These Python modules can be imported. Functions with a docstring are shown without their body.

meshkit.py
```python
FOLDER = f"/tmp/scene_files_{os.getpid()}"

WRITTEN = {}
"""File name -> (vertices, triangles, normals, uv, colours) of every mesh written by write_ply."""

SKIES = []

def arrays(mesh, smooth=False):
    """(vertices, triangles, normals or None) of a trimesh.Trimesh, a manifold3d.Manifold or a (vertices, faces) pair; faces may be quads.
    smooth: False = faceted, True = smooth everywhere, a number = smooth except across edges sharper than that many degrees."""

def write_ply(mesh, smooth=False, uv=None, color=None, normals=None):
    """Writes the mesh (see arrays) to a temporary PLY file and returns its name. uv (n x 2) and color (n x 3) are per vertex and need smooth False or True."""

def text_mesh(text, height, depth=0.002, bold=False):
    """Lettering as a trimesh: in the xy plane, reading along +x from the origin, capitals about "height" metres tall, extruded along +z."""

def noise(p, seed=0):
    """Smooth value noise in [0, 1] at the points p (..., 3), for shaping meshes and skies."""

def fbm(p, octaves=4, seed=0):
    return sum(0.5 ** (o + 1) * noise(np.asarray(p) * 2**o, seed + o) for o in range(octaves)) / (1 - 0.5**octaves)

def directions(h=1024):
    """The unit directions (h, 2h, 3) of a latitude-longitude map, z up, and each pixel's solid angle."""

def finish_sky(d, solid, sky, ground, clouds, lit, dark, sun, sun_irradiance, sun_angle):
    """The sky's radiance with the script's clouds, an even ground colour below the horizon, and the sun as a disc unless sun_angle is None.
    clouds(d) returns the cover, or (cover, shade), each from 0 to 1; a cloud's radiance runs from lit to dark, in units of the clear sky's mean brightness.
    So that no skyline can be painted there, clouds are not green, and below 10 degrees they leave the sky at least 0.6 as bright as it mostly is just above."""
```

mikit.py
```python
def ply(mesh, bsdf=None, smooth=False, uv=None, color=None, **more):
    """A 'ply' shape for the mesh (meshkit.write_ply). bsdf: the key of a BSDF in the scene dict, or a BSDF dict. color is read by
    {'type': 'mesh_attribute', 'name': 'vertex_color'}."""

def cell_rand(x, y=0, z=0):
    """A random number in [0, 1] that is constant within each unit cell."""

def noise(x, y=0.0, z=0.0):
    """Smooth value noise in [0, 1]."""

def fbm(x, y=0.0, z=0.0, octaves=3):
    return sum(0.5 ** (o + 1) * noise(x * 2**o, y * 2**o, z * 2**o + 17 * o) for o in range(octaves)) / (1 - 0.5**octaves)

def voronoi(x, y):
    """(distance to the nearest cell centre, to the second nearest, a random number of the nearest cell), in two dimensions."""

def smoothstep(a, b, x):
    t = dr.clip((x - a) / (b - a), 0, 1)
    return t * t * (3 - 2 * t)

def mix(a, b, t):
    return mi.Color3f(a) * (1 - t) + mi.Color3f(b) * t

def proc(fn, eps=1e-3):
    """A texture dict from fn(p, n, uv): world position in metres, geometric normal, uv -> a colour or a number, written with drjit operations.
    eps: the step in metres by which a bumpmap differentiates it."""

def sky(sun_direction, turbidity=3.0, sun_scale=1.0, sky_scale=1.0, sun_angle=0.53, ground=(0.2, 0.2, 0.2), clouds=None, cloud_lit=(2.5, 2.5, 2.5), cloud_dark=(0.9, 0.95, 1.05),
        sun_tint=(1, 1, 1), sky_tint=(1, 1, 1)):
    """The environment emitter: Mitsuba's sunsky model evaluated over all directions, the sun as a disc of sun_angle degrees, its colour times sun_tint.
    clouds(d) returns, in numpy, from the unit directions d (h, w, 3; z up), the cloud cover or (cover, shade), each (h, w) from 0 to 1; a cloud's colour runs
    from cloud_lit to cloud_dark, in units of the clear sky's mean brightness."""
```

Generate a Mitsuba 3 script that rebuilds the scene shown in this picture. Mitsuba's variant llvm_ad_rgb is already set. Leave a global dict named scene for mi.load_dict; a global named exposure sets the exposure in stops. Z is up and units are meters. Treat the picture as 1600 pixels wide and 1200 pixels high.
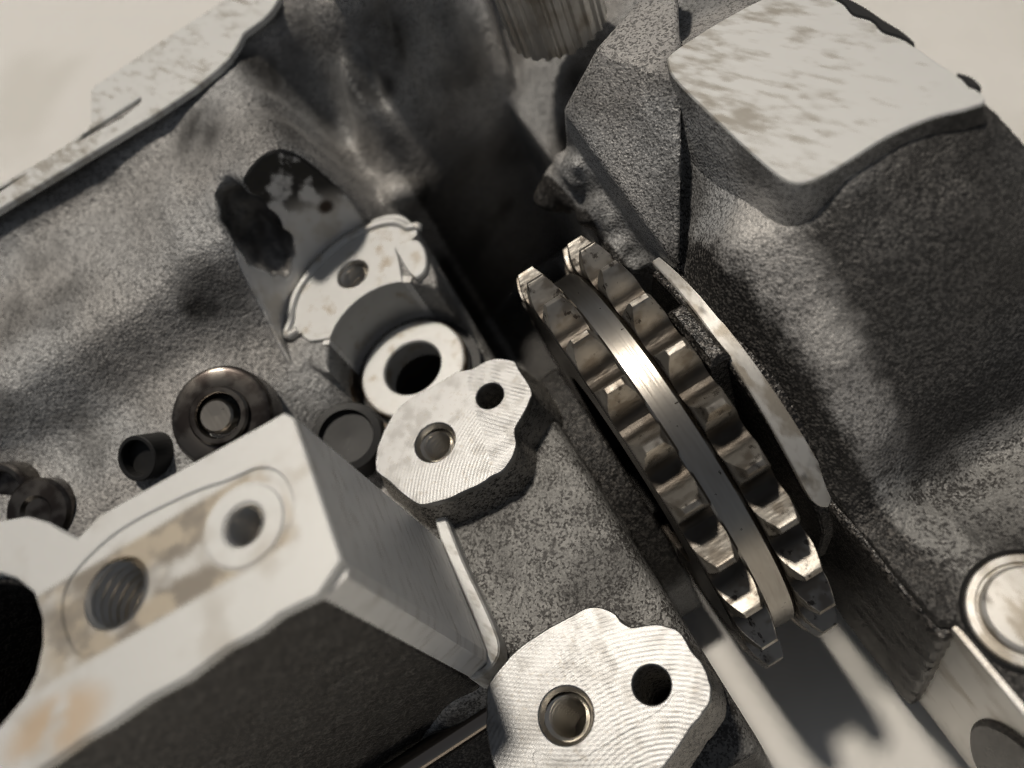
import math, numpy as np, trimesh, shapely, mitsuba as mi, drjit as dr, mikit, meshkit
from shapely.geometry import Polygon
from scipy.interpolate import RBFInterpolator
from scipy import ndimage
T = mi.ScalarTransform4f
scene, labels = {}, {}
MM = 0.001                      # everything below is modelled in millimetres and written in metres

# ---------------------------------------------------------------- camera, sky, exposure
CAM = np.array([19.019, -84.130, 127.503])
RIGHT = np.array([0.84803, -0.43271, -0.30595]); DOWN = np.array([-0.52976, -0.70738, -0.46794]); FWD = np.array([-0.013936, 0.558907, -0.829113])
scene['camera'] = {'type': 'thinlens', 'fov': 61.43, 'fov_axis': 'x', 'near_clip': 0.005, 'far_clip': 20.0,
                   'aperture_radius': 1.4 * MM, 'focus_distance': 136 * MM,
                   'to_world': T().look_at(origin=(CAM * MM).tolist(), target=((CAM + FWD * 100) * MM).tolist(), up=(-DOWN).tolist())}
scene['sky'] = mikit.sky((0.0, 0.33, 0.94), turbidity=3, sun_angle=5.0, sun_scale=0.9, sky_scale=0.6, sky_tint=(1.0, 1.0, 0.98), clouds=lambda d: 0.75 + 0.0 * d[..., 2], cloud_lit=(1.0, 1.01, 1.02), sun_tint=(0.92, 1.0, 1.12), ground=(0.3, 0.28, 0.25))
exposure = 0.74

# ---------------------------------------------------------------- materials
N, FB, SS, MX = mikit.noise, mikit.fbm, mikit.smoothstep, mikit.mix
C3 = mi.Color3f


def bsdf(name, color, rough, metal, bump=None, scale=0.0, eps=1e-4, spec=0.5, **more):
    d = {'type': 'principled', 'base_color': mikit.proc(color) if callable(color) else {'type': 'rgb', 'value': list(color)},
         'roughness': mikit.proc(rough) if callable(rough) else rough, 'metallic': mikit.proc(metal) if callable(metal) else metal, **more}
    if not callable(metal) and metal < 0.99:
        d['specular'] = spec
    if bump is not None:
        d = {'type': 'bumpmap', 'arbitrary': mikit.proc(bump, eps), 'scale': scale, 'bsdf': d}
    scene[name] = {'type': 'twosided', 'bsdf': d}


def mmp(p):
    return p.x * 1000, p.y * 1000, p.z * 1000


def blob(x, y, z, c, r):
    d = dr.sqrt(dr.square(x - c[0]) + dr.square(y - c[1]) + dr.square(z - c[2]))
    return 1 - SS(r * 0.45, r * 1.15, d)


SOOT = [((56, 50, 12), 9), ((32, 66, 28), 9), ((26, 68, 20), 5), ((-9, 68, 31), 8), ((-22, 42, 24), 6), ((-9, 52, 20), 10), ((8, 78, 30), 7), ((52, 44, 5), 9), ((-24, 40, 20), 5)]


def grain(x, y, z):
    return FB(x * 3.2, y * 3.2, z * 3.2, 2)


def cast_dirt(x, y, z):
    s = FB(x * 0.09 + 3, y * 0.09, z * 0.09, 3)
    s = SS(0.45, 0.75, s) * 0.55
    g = grain(x, y, z)
    for c, r in SOOT:
        s = dr.maximum(s, blob(x, y, z, c, r) * SS(0.2, 0.7, 0.55 * FB(x * 0.2, y * 0.2, z * 0.2, 3) + 0.45 * g))
    return s


def cut_wall(x, y, z):         # 1 on the round wall that the facing cutter left
    d = dr.abs(dr.sqrt(dr.square(x - 3.8) + dr.square(y - 29.5)) - 20.4 - dr.maximum(0, z - 8) * 0.05)
    return (1 - SS(0.25, 0.6, d)) * SS(6.5, 7.5, z) * SS(24, 27, y) * (1 - SS(8.2, 9.2, x))


def cast_color(p, n, uv):
    x, y, z = mmp(p)
    g = grain(x, y, z)
    m = FB(x * 0.35, y * 0.35, z * 0.35, 3) - 0.5
    k = 5 * m + 1.5 * (g - .5)
    warm = FB(x * 0.05 + 9, y * 0.05, z * 0.05 + 2, 2)
    c = MX((0.37, 0.37, 0.366), (0.345, 0.333, 0.318), SS(.35, .65, warm))
    c = c * (0.42 + 0.74 * SS(0.28, 0.60, g))
    lit_spots = dr.maximum(blob(x, y, z, (58.8, -14, 27), 5.5), blob(x, y, z, (58.5, -32.5, 19.5), 5.0))  # sunlit patches on ledges and lumps, painted in as lighter colour
    lit_spots = dr.maximum(lit_spots, dr.maximum(blob(x, y, z, (24, 70, 12), 4.5), blob(x, y, z, (19, 55, 4), 4.5)))
    c = MX(c, (0.58, 0.56, 0.53), lit_spots * (0.35 + 0.5 * SS(.3, .6, g)))
    # pitted shelf round the pads and the flat beyond the bulge
    sp = (1 - SS(24, 30, y + k)) * SS(-16, -10, x + k) * (1 - SS(19.5, 21.5, x)) * (1 - SS(0, 3, z))
    sp = dr.maximum(sp, SS(49, 53, x + k) * (1 - SS(-50, -46, y + k)) * (1 - SS(4, 9, z)))
    pit = MX((0.055, 0.052, 0.049), (0.27, 0.265, 0.252), SS(0.30, 0.60, g + 0.5 * m))
    c = MX(c, pit, sp)
    # black oil film: chain tunnel, deep valley; same dark tone on the bulge's near side
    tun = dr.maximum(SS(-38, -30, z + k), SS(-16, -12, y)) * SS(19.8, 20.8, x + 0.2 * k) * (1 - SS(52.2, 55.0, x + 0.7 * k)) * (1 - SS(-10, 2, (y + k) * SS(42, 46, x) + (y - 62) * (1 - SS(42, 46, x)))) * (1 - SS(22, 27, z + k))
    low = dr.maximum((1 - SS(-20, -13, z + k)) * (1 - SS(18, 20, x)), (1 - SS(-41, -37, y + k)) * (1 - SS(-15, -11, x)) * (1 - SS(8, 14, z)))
    lump = SS(59, 63, x + 1.2 * k) * (1 - SS(-23, -19, y + .4 * k)) * SS(-3, 1, z + .4 * k) * 0.85
    oil = dr.maximum(dr.maximum(tun, low), lump)  # oil film plus the darker near side of the bulge
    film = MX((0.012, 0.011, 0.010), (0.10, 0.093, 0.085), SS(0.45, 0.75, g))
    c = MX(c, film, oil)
    c = MX(c, (0.030, 0.028, 0.026), cast_dirt(x, y, z))
    w = cut_wall(x, y, z)
    so = SS(14, 22, z + 0.4 * (x - 2)) * SS(0.40, 0.58, FB(x * 0.3, y * 0.3, z * 0.2, 4) + 0.012 * (z - 18)) * SS(-8, -6, x)
    m = MX(MX((0.82, 0.81, 0.79), (0.68, 0.64, 0.58), SS(.4, .7, FB(x * .3, y * .3, z * .2, 3))), (0.035, 0.033, 0.03), so)
    m = MX(m, (0.05, 0.03, 0.018), blob(x, y, z, (4.2, 50.2, 15.2), 1.9))
    return MX(c, m, w)


def cast_bump(p, n, uv):
    x, y, z = mmp(p)
    return (FB(x * 3.4, y * 3.4, z * 3.4, 2) + 0.6 * N(x * 1.1, y * 1.1, z * 1.1)) * (1 - 0.95 * cut_wall(x, y, z))


def oily_color(p, n, uv):
    x, y, z = mmp(p)
    g = grain(x + 40, y, z)
    return MX((0.012, 0.011, 0.010), (0.11, 0.10, 0.09), SS(0.42, 0.75, g))


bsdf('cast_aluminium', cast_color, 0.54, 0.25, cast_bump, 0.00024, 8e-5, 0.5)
bsdf('oily_casting', oily_color, 0.33, 0.2, cast_bump, 0.00024, 8e-5)


def speck_color(p, n, uv):
    x, y, z = mmp(p)
    g = FB(x * 3.0, y * 3.0, z * 3.0, 2)
    big = FB(x * 0.13, y * 0.13, z * 0.13, 2)
    c = MX((0.05, 0.047, 0.043), (0.36, 0.34, 0.31), SS(0.30, 0.60, g + 0.35 * (big - .5)))
    return c


def speck_bump(p, n, uv):
    x, y, z = mmp(p)
    return FB(x * 2.8, y * 2.8, z * 2.8, 2)


bsdf('speckled_casting', speck_color, 0.42, 0.45, speck_bump, 0.00035, 1.5e-4)


def mach_color(p, n, uv):
    x, y, z = mmp(p)
    s = FB(x * 0.16, y * 0.16, z * 0.16 + 5, 4)
    return MX((0.74, 0.72, 0.68), (0.50, 0.46, 0.40), SS(0.50, 0.78, s))


def mach_bump(p, n, uv):
    x, y, z = mmp(p)
    return FB(x * 0.5, y * 6, z * 0.5, 2)


bsdf('machined_aluminium', mach_color, 0.42, 0.92, mach_bump, 0.00002, 5e-5)


def top_color(p, n, uv):       # gasket faces, dull and slightly smudged
    x, y, z = mmp(p)
    s = FB((x + 0.5 * y) * 0.9 + 7, (y - .5 * x) * 0.3, z * 0.2, 6)
    big = FB(x * 0.05 + 2, y * 0.05 + 4, 0.0, 2)
    c = MX((0.71, 0.71, 0.69), (0.33, 0.30, 0.25), SS(0.46, 1.0, s + 0.9 * (big - 0.5)) * 0.85)
    return c


bsdf('gasket_face', top_color, 0.6, 0.5, mach_bump, 0.00003, 5e-5)


def pad_bump(p, n, uv):
    x, y, z = mmp(p)
    side = dr.select(y < -25, 1.0, 0.0)
    r1 = dr.sqrt(dr.square(x - 40) + dr.square(y - 20))
    r2 = dr.sqrt(dr.square(x + 25) + dr.square(y + 30))
    r3 = dr.sqrt(dr.square(x - 4) + dr.square(y + 72))
    lobe = SS(-0.3, 0.3, x - 7.2 - (y + 7) * 0.2)
    rs = dr.sqrt(dr.square(x - 18) + dr.square(y + 22))
    a = lobe * (dr.sin(r1 * 9.0) * 0.7 + dr.sin(r2 * 8.0) * 0.7) + (1 - lobe) * (dr.sin(rs * 10.0) * 0.5 + dr.sin(r2 * 11.0) * 0.35)
    b = dr.sin(r3 * 9.0) * 0.8 + 0.3 * dr.sin(r1 * 10.0)
    w = FB(x * .35, y * .35, 2.0, 2)
    return dr.select(side > 0.5, b, a) * (0.25 + 1.1 * w) + 0.5 * FB(x * 3, y * 3, z * 3, 2)


def pad_color(p, n, uv):
    x, y, z = mmp(p)
    s = FB(x * 0.5, y * 0.5, 3.0, 3)
    d = SS(0.80, 0.86, N(x * 2.6, y * 2.6, 1.0))
    return MX(MX((0.35, 0.35, 0.347), (0.27, 0.267, 0.26), SS(.45, .8, s)), (0.25, 0.22, 0.18), d * 0.3)


bsdf('milled_pad', pad_color, 0.47, 0.95, pad_bump, 0.000014, 4e-5)
bsdf('thread_metal', (0.56, 0.53, 0.48), 0.34, 1.0)
bsdf('dark_bore', (0.02, 0.019, 0.018), 0.5, 0.0)


def steel_color(p, n, uv):
    x, y, z = mmp(p)
    s = FB(x * 0.45, y * 0.45, z * 0.45, 3)
    d = SS(0.60, 0.74, FB(x * 0.9 + 4, y * 0.7, z * 0.7, 4))
    c = MX((0.40, 0.375, 0.335), (0.23, 0.203, 0.17), SS(.4, .7, s))
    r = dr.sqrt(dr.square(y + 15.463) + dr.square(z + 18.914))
    root_shade = (1 - SS(36.4, 38.2, r + 1.2 * (s - .5))) * 0.9  # shade in the gaps between teeth, painted in as darker roots
    return MX(c, (0.035, 0.028, 0.022), dr.maximum(d * 0.85, root_shade))


def steel_bump(p, n, uv):
    x, y, z = mmp(p)
    return FB(x * 0.8, y * 2.5, z * 2.5, 2)


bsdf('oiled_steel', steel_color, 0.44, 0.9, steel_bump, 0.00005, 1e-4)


def hub_color(p, n, uv):
    x, y, z = mmp(p)
    d = SS(0.92, 0.96, N(x * 1.9, y * 1.9, z * 1.9))
    return MX(MX((0.42, 0.395, 0.355), (0.34, 0.31, 0.27), FB(x * 3, y * .3, z * .3, 2)), (0.03, 0.025, 0.02), d)


def hub_bump(p, n, uv):
    x, y, z = mmp(p)
    return FB(x * 7, y * .1, z * .1, 2)


bsdf('turned_steel', hub_color, 0.30, 1.0, hub_bump, 0.00003, 5e-5)


def brk_color(p, n, uv):        # bearing tower top: burnt oil stains inside the racetrack recess
    x, y, z = mmp(p)
    n1 = FB(x * 0.16, y * 0.16, 0.0, 4)
    n2 = FB(x * 0.25, y * 0.25, 5.0, 4)
    c = MX((0.70, 0.70, 0.68), (0.58, 0.56, 0.52), SS(0.45, 0.8, FB(x * .2, y * .2, 1.0, 3)))
    q = dr.select((x < -17), 1.0, 0.0)
    yc = -23.6 - 0.0 * x
    inside = 1 - SS(-0.8, 0.4, dr.abs(y - yc + 0.15 * (x + 30) * 0.2) - 6.2)
    along = SS(-52, -44, x) * (1 - SS(-13.2, -11.8, x))
    zone = inside * along
    amber = MX((0.48, 0.42, 0.33), (0.27, 0.24, 0.20), SS(.4, .65, n2))
    st = zone * SS(0.25, 0.62, n1 + 0.12)
    ring = dr.sqrt(dr.square(x + 18.6) + dr.square(y + 24.4))
    clean = 1 - SS(5.3, 5.9, ring)
    c = MX(c, amber, st * (1 - clean))
    low = (1 - SS(2.0, 5.0, dr.sqrt(dr.square((x + 47) * .55) + dr.square(y + 34.5)))) * SS(.3, .6, n1 + .1)
    c = MX(c, (0.60, 0.43, 0.26), low * .7)
    return c


bsdf('tower_face', brk_color, 0.55, 0.5, mach_bump, 0.00002, 5e-5)


def floor_color(p, n, uv):
    x, y, z = mmp(p)
    s = FB(x * 0.02, y * 0.02, 0.0, 4)
    return MX((0.80, 0.78, 0.74), (0.72, 0.70, 0.65), SS(.35, .7, s))


bsdf('cream_board', floor_color, 0.7, 0.0, spec=0.3)
bsdf('black_rubber', (0.016, 0.016, 0.016), 0.5, 0.0, spec=0.35)


def bolt_color(p, n, uv):
    x, y, z = mmp(p)
    return MX((0.16, 0.145, 0.13), (0.06, 0.05, 0.045), SS(.35, .65, FB(x * .4, y * .4, z * .4, 3)))


bsdf('oiled_bolt', bolt_color, 0.28, 0.9)
bsdf('polished_pin', (0.30, 0.26, 0.22), 0.16, 1.0)


def fl_color(p, n, uv):         # turned boss, tea-coloured oil varnish
    x, y, z = mmp(p)
    s = FB(x * 0.35, y * 0.35, z * 0.35, 4)
    return MX((0.60, 0.60, 0.585), (0.38, 0.32, 0.24), SS(0.54, 0.80, s) * .8)


bsdf('boss_aluminium', fl_color, 0.48, 0.45, mach_bump, 0.00002, 5e-5)


def varnish_color(p, n, uv):
    x, y, z = mmp(p)
    s = FB(x * 0.4, y * 0.4, z * 0.6, 4)
    return MX((0.46, 0.41, 0.34), (0.14, 0.10, 0.065), SS(0.38, 0.62, s))


def worn_color(p, n, uv):
    x, y, z = mmp(p)
    s = FB(x * 0.5, y * 0.22, z * 0.22, 4)
    return MX(MX((0.66, 0.64, 0.60), (0.40, 0.36, 0.30), SS(.42, .62, s)), (0.10, 0.09, 0.08), SS(.62, .85, FB(x * .4 + 3, y * .25, z * .25, 3)) * .7)


bsdf('worn_edge', worn_color, 0.5, 0.6)
def satin_color(p, n, uv):
    x, y, z = mmp(p)
    s = FB(x * 0.3 + 2, y * 0.3, z * 0.9, 4)
    return MX((0.80, 0.79, 0.77), (0.60, 0.575, 0.54), SS(0.45, 0.85, s))


bsdf('satin_aluminium', satin_color, 0.5, 0.25, mach_bump, 0.00002, 5e-5)
bsdf('varnished_aluminium', varnish_color, 0.4, 0.7)

# ---------------------------------------------------------------- mesh helpers


def put(key, mesh, mat, smooth=30):
    k, i = key, 0
    while k in scene:
        i += 1
        k = f'{key}_{i:03d}'
    if hasattr(mesh, 'to_mesh'):
        m = mesh.to_mesh()
        mesh = trimesh.Trimesh(m.vert_properties[:, :3], m.tri_verts, process=False)
    mesh = trimesh.Trimesh(np.asarray(mesh.vertices) * MM, mesh.faces, process=False)
    scene[k] = mikit.ply(mesh, mat, smooth)
    return k


def spline(pts, per=6):
    p = np.asarray(pts, float); n = len(p); out = []
    for i in range(n):
        a, b, c, d = p[i - 1], p[i], p[(i + 1) % n], p[(i + 2) % n]
        for k in range(per):
            t = k / per
            out.append(0.5 * (2 * b + (c - a) * t + (2 * a - 5 * b + 4 * c - d) * t * t + (3 * b - a - 3 * c + d) * t ** 3))
    return np.array(out)


def circle(c, r, n=48):
    a = np.arange(n) * 2 * np.pi / n
    return np.stack([c[0] + r * np.cos(a), c[1] + r * np.sin(a)], 1)


def ccw(p):
    p = np.asarray(p, float)
    area = np.sum(p[:, 0] * np.roll(p[:, 1], -1) - p[:, 1] * np.roll(p[:, 0], -1))
    return p if area > 0 else p[::-1]


def inset(p, d):
    """Each vertex of a counter-clockwise ring moved inwards by d (outwards when d < 0)."""
    e = np.roll(p, -1, 0) - p
    e /= np.maximum(np.linalg.norm(e, axis=1, keepdims=True), 1e-9)
    n = np.stack([-e[:, 1], e[:, 0]], 1)
    m = n + np.roll(n, 1, 0)
    m /= np.maximum((m * m).sum(1, keepdims=True), 0.4) / 2
    return p + m * d


def prism(outer, holes=(), z0=0.0, z1=1.0, chamfer=0.2, flare=0.0, cap0=True, fine=()):
    """A plate with holes, its top edges chamfered; flare widens the outline towards z0."""
    rings = [ccw(outer)] + [ccw(h)[::-1] for h in holes]
    V, F, top, bot, base = [], [], [], [], 0
    for i, r in enumerate(rings):
        n = len(r)
        c = 0.03 if i - 1 in fine else chamfer
        lv = [(inset(r, -flare if i == 0 else 0), z0), (r, z1 - c), (inset(r, c), z1)]
        for q, z in lv:
            V.append(np.c_[q, np.full(n, z)])
        for L in range(2):
            a = base + L * n + np.arange(n); b = base + L * n + (np.arange(n) + 1) % n
            F += [np.c_[a, b, b + n], np.c_[a, b + n, a + n]]
        bot.append(lv[0][0]); top.append(lv[2][0]); base += 3 * n
    for q, z, up in ((top, z1, True), (bot, z0, False)):
        if not up and not cap0:
            continue
        v, f = trimesh.creation.triangulate_polygon(Polygon(q[0], q[1:]), engine='earcut')
        c = np.cross(v[f[:, 1]] - v[f[:, 0]], v[f[:, 2]] - v[f[:, 0]])
        f = np.where((c > 0)[:, None] == up, f, f[:, ::-1])
        V.append(np.c_[v, np.full(len(v), z)]); F.append(f + base); base += len(v)
    return trimesh.Trimesh(np.vstack(V), np.vstack(F), process=False)


def lathe(profile, n=72, a0=0.0, a1=2 * np.pi):
    """Profile of (r, h) points turned about z; a profile drawn upwards has its outside to the right."""
    full = a1 - a0 > 6.28
    m = n if full else n + 1
    a = a0 + np.arange(m) * (a1 - a0) / n
    p = np.asarray(profile, float)
    V = np.stack([p[:, None, 0] * np.cos(a), p[:, None, 0] * np.sin(a), np.repeat(p[:, 1:], m, 1)], -1).reshape(-1, 3)
    F = []
    for i in range(len(p) - 1):
        j = np.arange(n); k = (j + 1) % m
        F += [np.c_[i * m + j, i * m + k, (i + 1) * m + k], np.c_[i * m + j, (i + 1) * m + k, (i + 1) * m + j]]
    return trimesh.Trimesh(V, np.vstack(F), process=False)


def frame(origin, axis, up=(0, 0, 1)):
    """4x4 that takes z to axis and y towards up."""
    z = np.asarray(axis, float) / np.linalg.norm(axis)
    x = np.cross(up, z); x /= np.linalg.norm(x)
    m = np.eye(4); m[:3, 0], m[:3, 1], m[:3, 2], m[:3, 3] = x, np.cross(z, x), z, origin
    return m


def moved(mesh, m):
    mesh = mesh.copy(); mesh.apply_transform(m); return mesh


def box(x0, x1, y0, y1, z0, z1, c=0.25):
    return prism([(x0, y0), (x1, y0), (x1, y1), (x0, y1)], (), z0, z1, c)


def thread(r, depth, pitch, length, n=48, per=8):
    """The inside of a tapped hole, opening at z = 0 and running down."""
    rows = int(length / pitch * per)
    k, a = np.meshgrid(np.arange(rows + 1), np.arange(n + 1) * 2 * np.pi / n, indexing='ij')
    z = -k * pitch / per
    ph = (z / pitch + a / (2 * np.pi)) % 1.0
    tri = np.clip(np.abs(ph * 2 - 1) * 1.5 - 0.2, 0, 1)
    rr = r - depth * tri
    V = np.stack([rr * np.cos(a), rr * np.sin(a), z], -1).reshape(-1, 3)
    i = (np.arange(rows)[:, None] * (n + 1) + np.arange(n)).reshape(-1)
    F = np.vstack([np.c_[i, i + n + 1, i + n + 2], np.c_[i, i + n + 2, i + 1]])
    bottom = trimesh.creation.cylinder(r, 0.2, sections=n); bottom.apply_translation([0, 0, -length - 0.1])
    return trimesh.util.concatenate([trimesh.Trimesh(V, F, process=False), bottom])


def surface_nets(fn, lo, hi, h):
    """A closed mesh of fn = 0, sampled finely only near the surface."""
    lo = np.asarray(lo, float); K = 4
    nb = np.ceil((np.asarray(hi) - lo) / (h * K)).astype(int)
    ax = [lo[i] + np.arange(nb[i] + 1) * h * K for i in range(3)]
    co = fn(np.stack(np.meshgrid(*ax, indexing='ij'), -1).reshape(-1, 3)).reshape(nb + 1)
    s = co < 0
    mn = ndimage.minimum_filter(s, 2, origin=-1)[:-1, :-1, :-1]; mx = ndimage.maximum_filter(s, 2, origin=-1)[:-1, :-1, :-1]
    act = ndimage.binary_dilation(mx & ~mn, np.ones((3, 3, 3)))
    full = np.repeat(np.repeat(np.repeat(np.where(s, -1.0, 1.0)[:-1, :-1, :-1], K, 0), K, 1), K, 2).astype(np.float32)
    mask = np.repeat(np.repeat(np.repeat(act, K, 0), K, 1), K, 2)
    idx = np.argwhere(mask)
    for a in range(0, len(idx), 1_000_000):
        q = idx[a:a + 1_000_000]
        full[tuple(q.T)] = fn(lo + q * h)
    s = full < 0
    c = np.zeros(np.array(s.shape) - 1, np.uint8)
    for i in (0, 1):
        for j in (0, 1):
            for k in (0, 1):
                c += s[i:s.shape[0] - 1 + i, j:s.shape[1] - 1 + j, k:s.shape[2] - 1 + k]
    cells = np.argwhere((c > 0) & (c < 8))
    num = np.full(c.shape, -1, np.int32); num[tuple(cells.T)] = np.arange(len(cells))
    acc, cnt = np.zeros((len(cells), 3)), np.zeros(len(cells))
    corner = [np.array(o) for o in np.ndindex(2, 2, 2)]
    for a in corner:
        for ax_ in range(3):
            if a[ax_] == 0:
                b = a.copy(); b[ax_] = 1
                fa, fb = full[tuple((cells + a).T)], full[tuple((cells + b).T)]
                w = (fa < 0) != (fb < 0)
                t = np.where(w, fa / np.where(w, fa - fb, 1), 0)
                p = np.repeat(a[None].astype(float), len(cells), 0); p[:, ax_] += t
                acc[w] += p[w]; cnt[w] += 1
    V = lo + (cells + acc / np.maximum(cnt, 1)[:, None]) * h
    F = []
    for ax_ in range(3):
        o1, o2 = [np.eye(3, dtype=int)[i] for i in ((ax_ + 1) % 3, (ax_ + 2) % 3)]
        sl = [slice(1, -1)] * 3
        e0 = [slice(1, n - 1) for n in s.shape]; e1 = list(e0)
        e1[ax_] = slice(2, s.shape[ax_])
        A, B = s[tuple(e0)], s[tuple(e1)]
        g = np.argwhere(A != B) + 1
        g = g[(g < np.array(c.shape)).all(1)]
        inside = s[tuple(g.T)]
        q = np.stack([num[tuple((g - x).T)] for x in (np.zeros(3, int), o1, o1 + o2, o2)], 1)
        q = np.where(inside[:, None], q, q[:, ::-1])
        q = q[(q >= 0).all(1)]
        F += [q[:, [0, 1, 2]], q[:, [0, 2, 3]]]
    return trimesh.Trimesh(V, np.vstack(F), process=False)


def smin(a, b, k):
    hh = np.clip(0.5 + 0.5 * (b - a) / k, 0, 1)
    return b + (a - b) * hh - k * hh * (1 - hh)


def smax(a, b, k):
    return -smin(-a, -b, k)


# ---------------------------------------------------------------- the casting, a level set
def height(points, lo, hi, smooth=1.0):
    q = np.asarray(points, float)
    f = RBFInterpolator(q[:, :2], q[:, 2], kernel='linear', smoothing=smooth * 0.05, neighbors=60)
    gx, gy = np.arange(lo[0], hi[0] + 1e-6, 1.0), np.arange(lo[1], hi[1] + 1e-6, 1.0)
    g = f(np.stack(np.meshgrid(gx, gy, indexing='ij'), -1).reshape(-1, 2)).reshape(len(gx), len(gy))
    g = ndimage.gaussian_filter(g, 1.3 * smooth)

    def at(x, y):
        return ndimage.map_coordinates(g, [x - lo[0], y - lo[1]], order=1, mode='nearest')
    return at


PA = []
for x in range(-118, -25, 8):
    PA += [(x, y, z) for y, z in ((100, 33), (84, 33), (76, 32), (75, 29), (72, 28.2), (60, 26.6), (48, 25.2), (42.5, 24.2), (40.8, 21), (38.8, 16.5), (36.8, 14.2), (30, 12.6), (20, 11), (10, 7), (0, 0), (-14, -12), (-30, -20), (-60, -28), (-90, -30))]
PA += [(x, y, z) for x in (-21, -13) for y, z in ((100, 33), (84, 33), (76, 32.5), (74, 30), (60, 29), (48, 27), (43, 25.5), (41, 22), (39, 16), (36, 11.5), (30, 8), (22, 3.5), (14, -2), (5, -8), (-10, -9), (-36, -9), (-42, -16), (-48, -26), (-60, -28))]
PA += [(x, y, z) for x in (-5, 2) for y, z in ((100, 33), (84, 33.5), (77, 33), (66, 32), (56, 31.4), (50, 31), (44, 26), (40, 14), (36, 7), (31, 3), (24, -6), (12, -9), (0, -8), (-12, -7.5), (-30, -7.5), (-42, -9), (-60, -14), (-80, -20))]
PA += [(7, y, z) for y, z in ((100, 34), (84, 34), (78, 32), (70, 31), (60, 30.6), (53, 30), (48, 22), (42, 10), (34, 0), (24, -8), (12, -9), (0, -8), (-16, -7.5), (-32, -7.5), (-45, -9), (-60, -14), (-80, -20))]
PA += [(x, y, z) for x in (12, 17) for y, z in ((100, 35), (88, 34), (84, 31), (81, 22), (78, 13), (72, 8), (64, 6), (57, 4.5), (53, 3.5), (50, 0), (46, -6), (40, -9), (24, -10), (12, -9), (0, -8), (-16, -7.5), (-32, -7.5), (-45, -9), (-60, -14), (-80, -20))]
for x in (22, 28, 34, 40, 46):
    yr = 55 + (x - 20) * 0.42
    PA += [(x, yr + d, z) for d, z in ((-16, -14), (-6, -6), (-1, 0), (0, 1), (2.5, 2.6), (5, 7), (7, 16), (9.5, 26), (14, 33), (22, 35), (45, 35))]
PA += [(25, 70, 12), (24, 67, 9), (27, 71, 14)]
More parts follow.
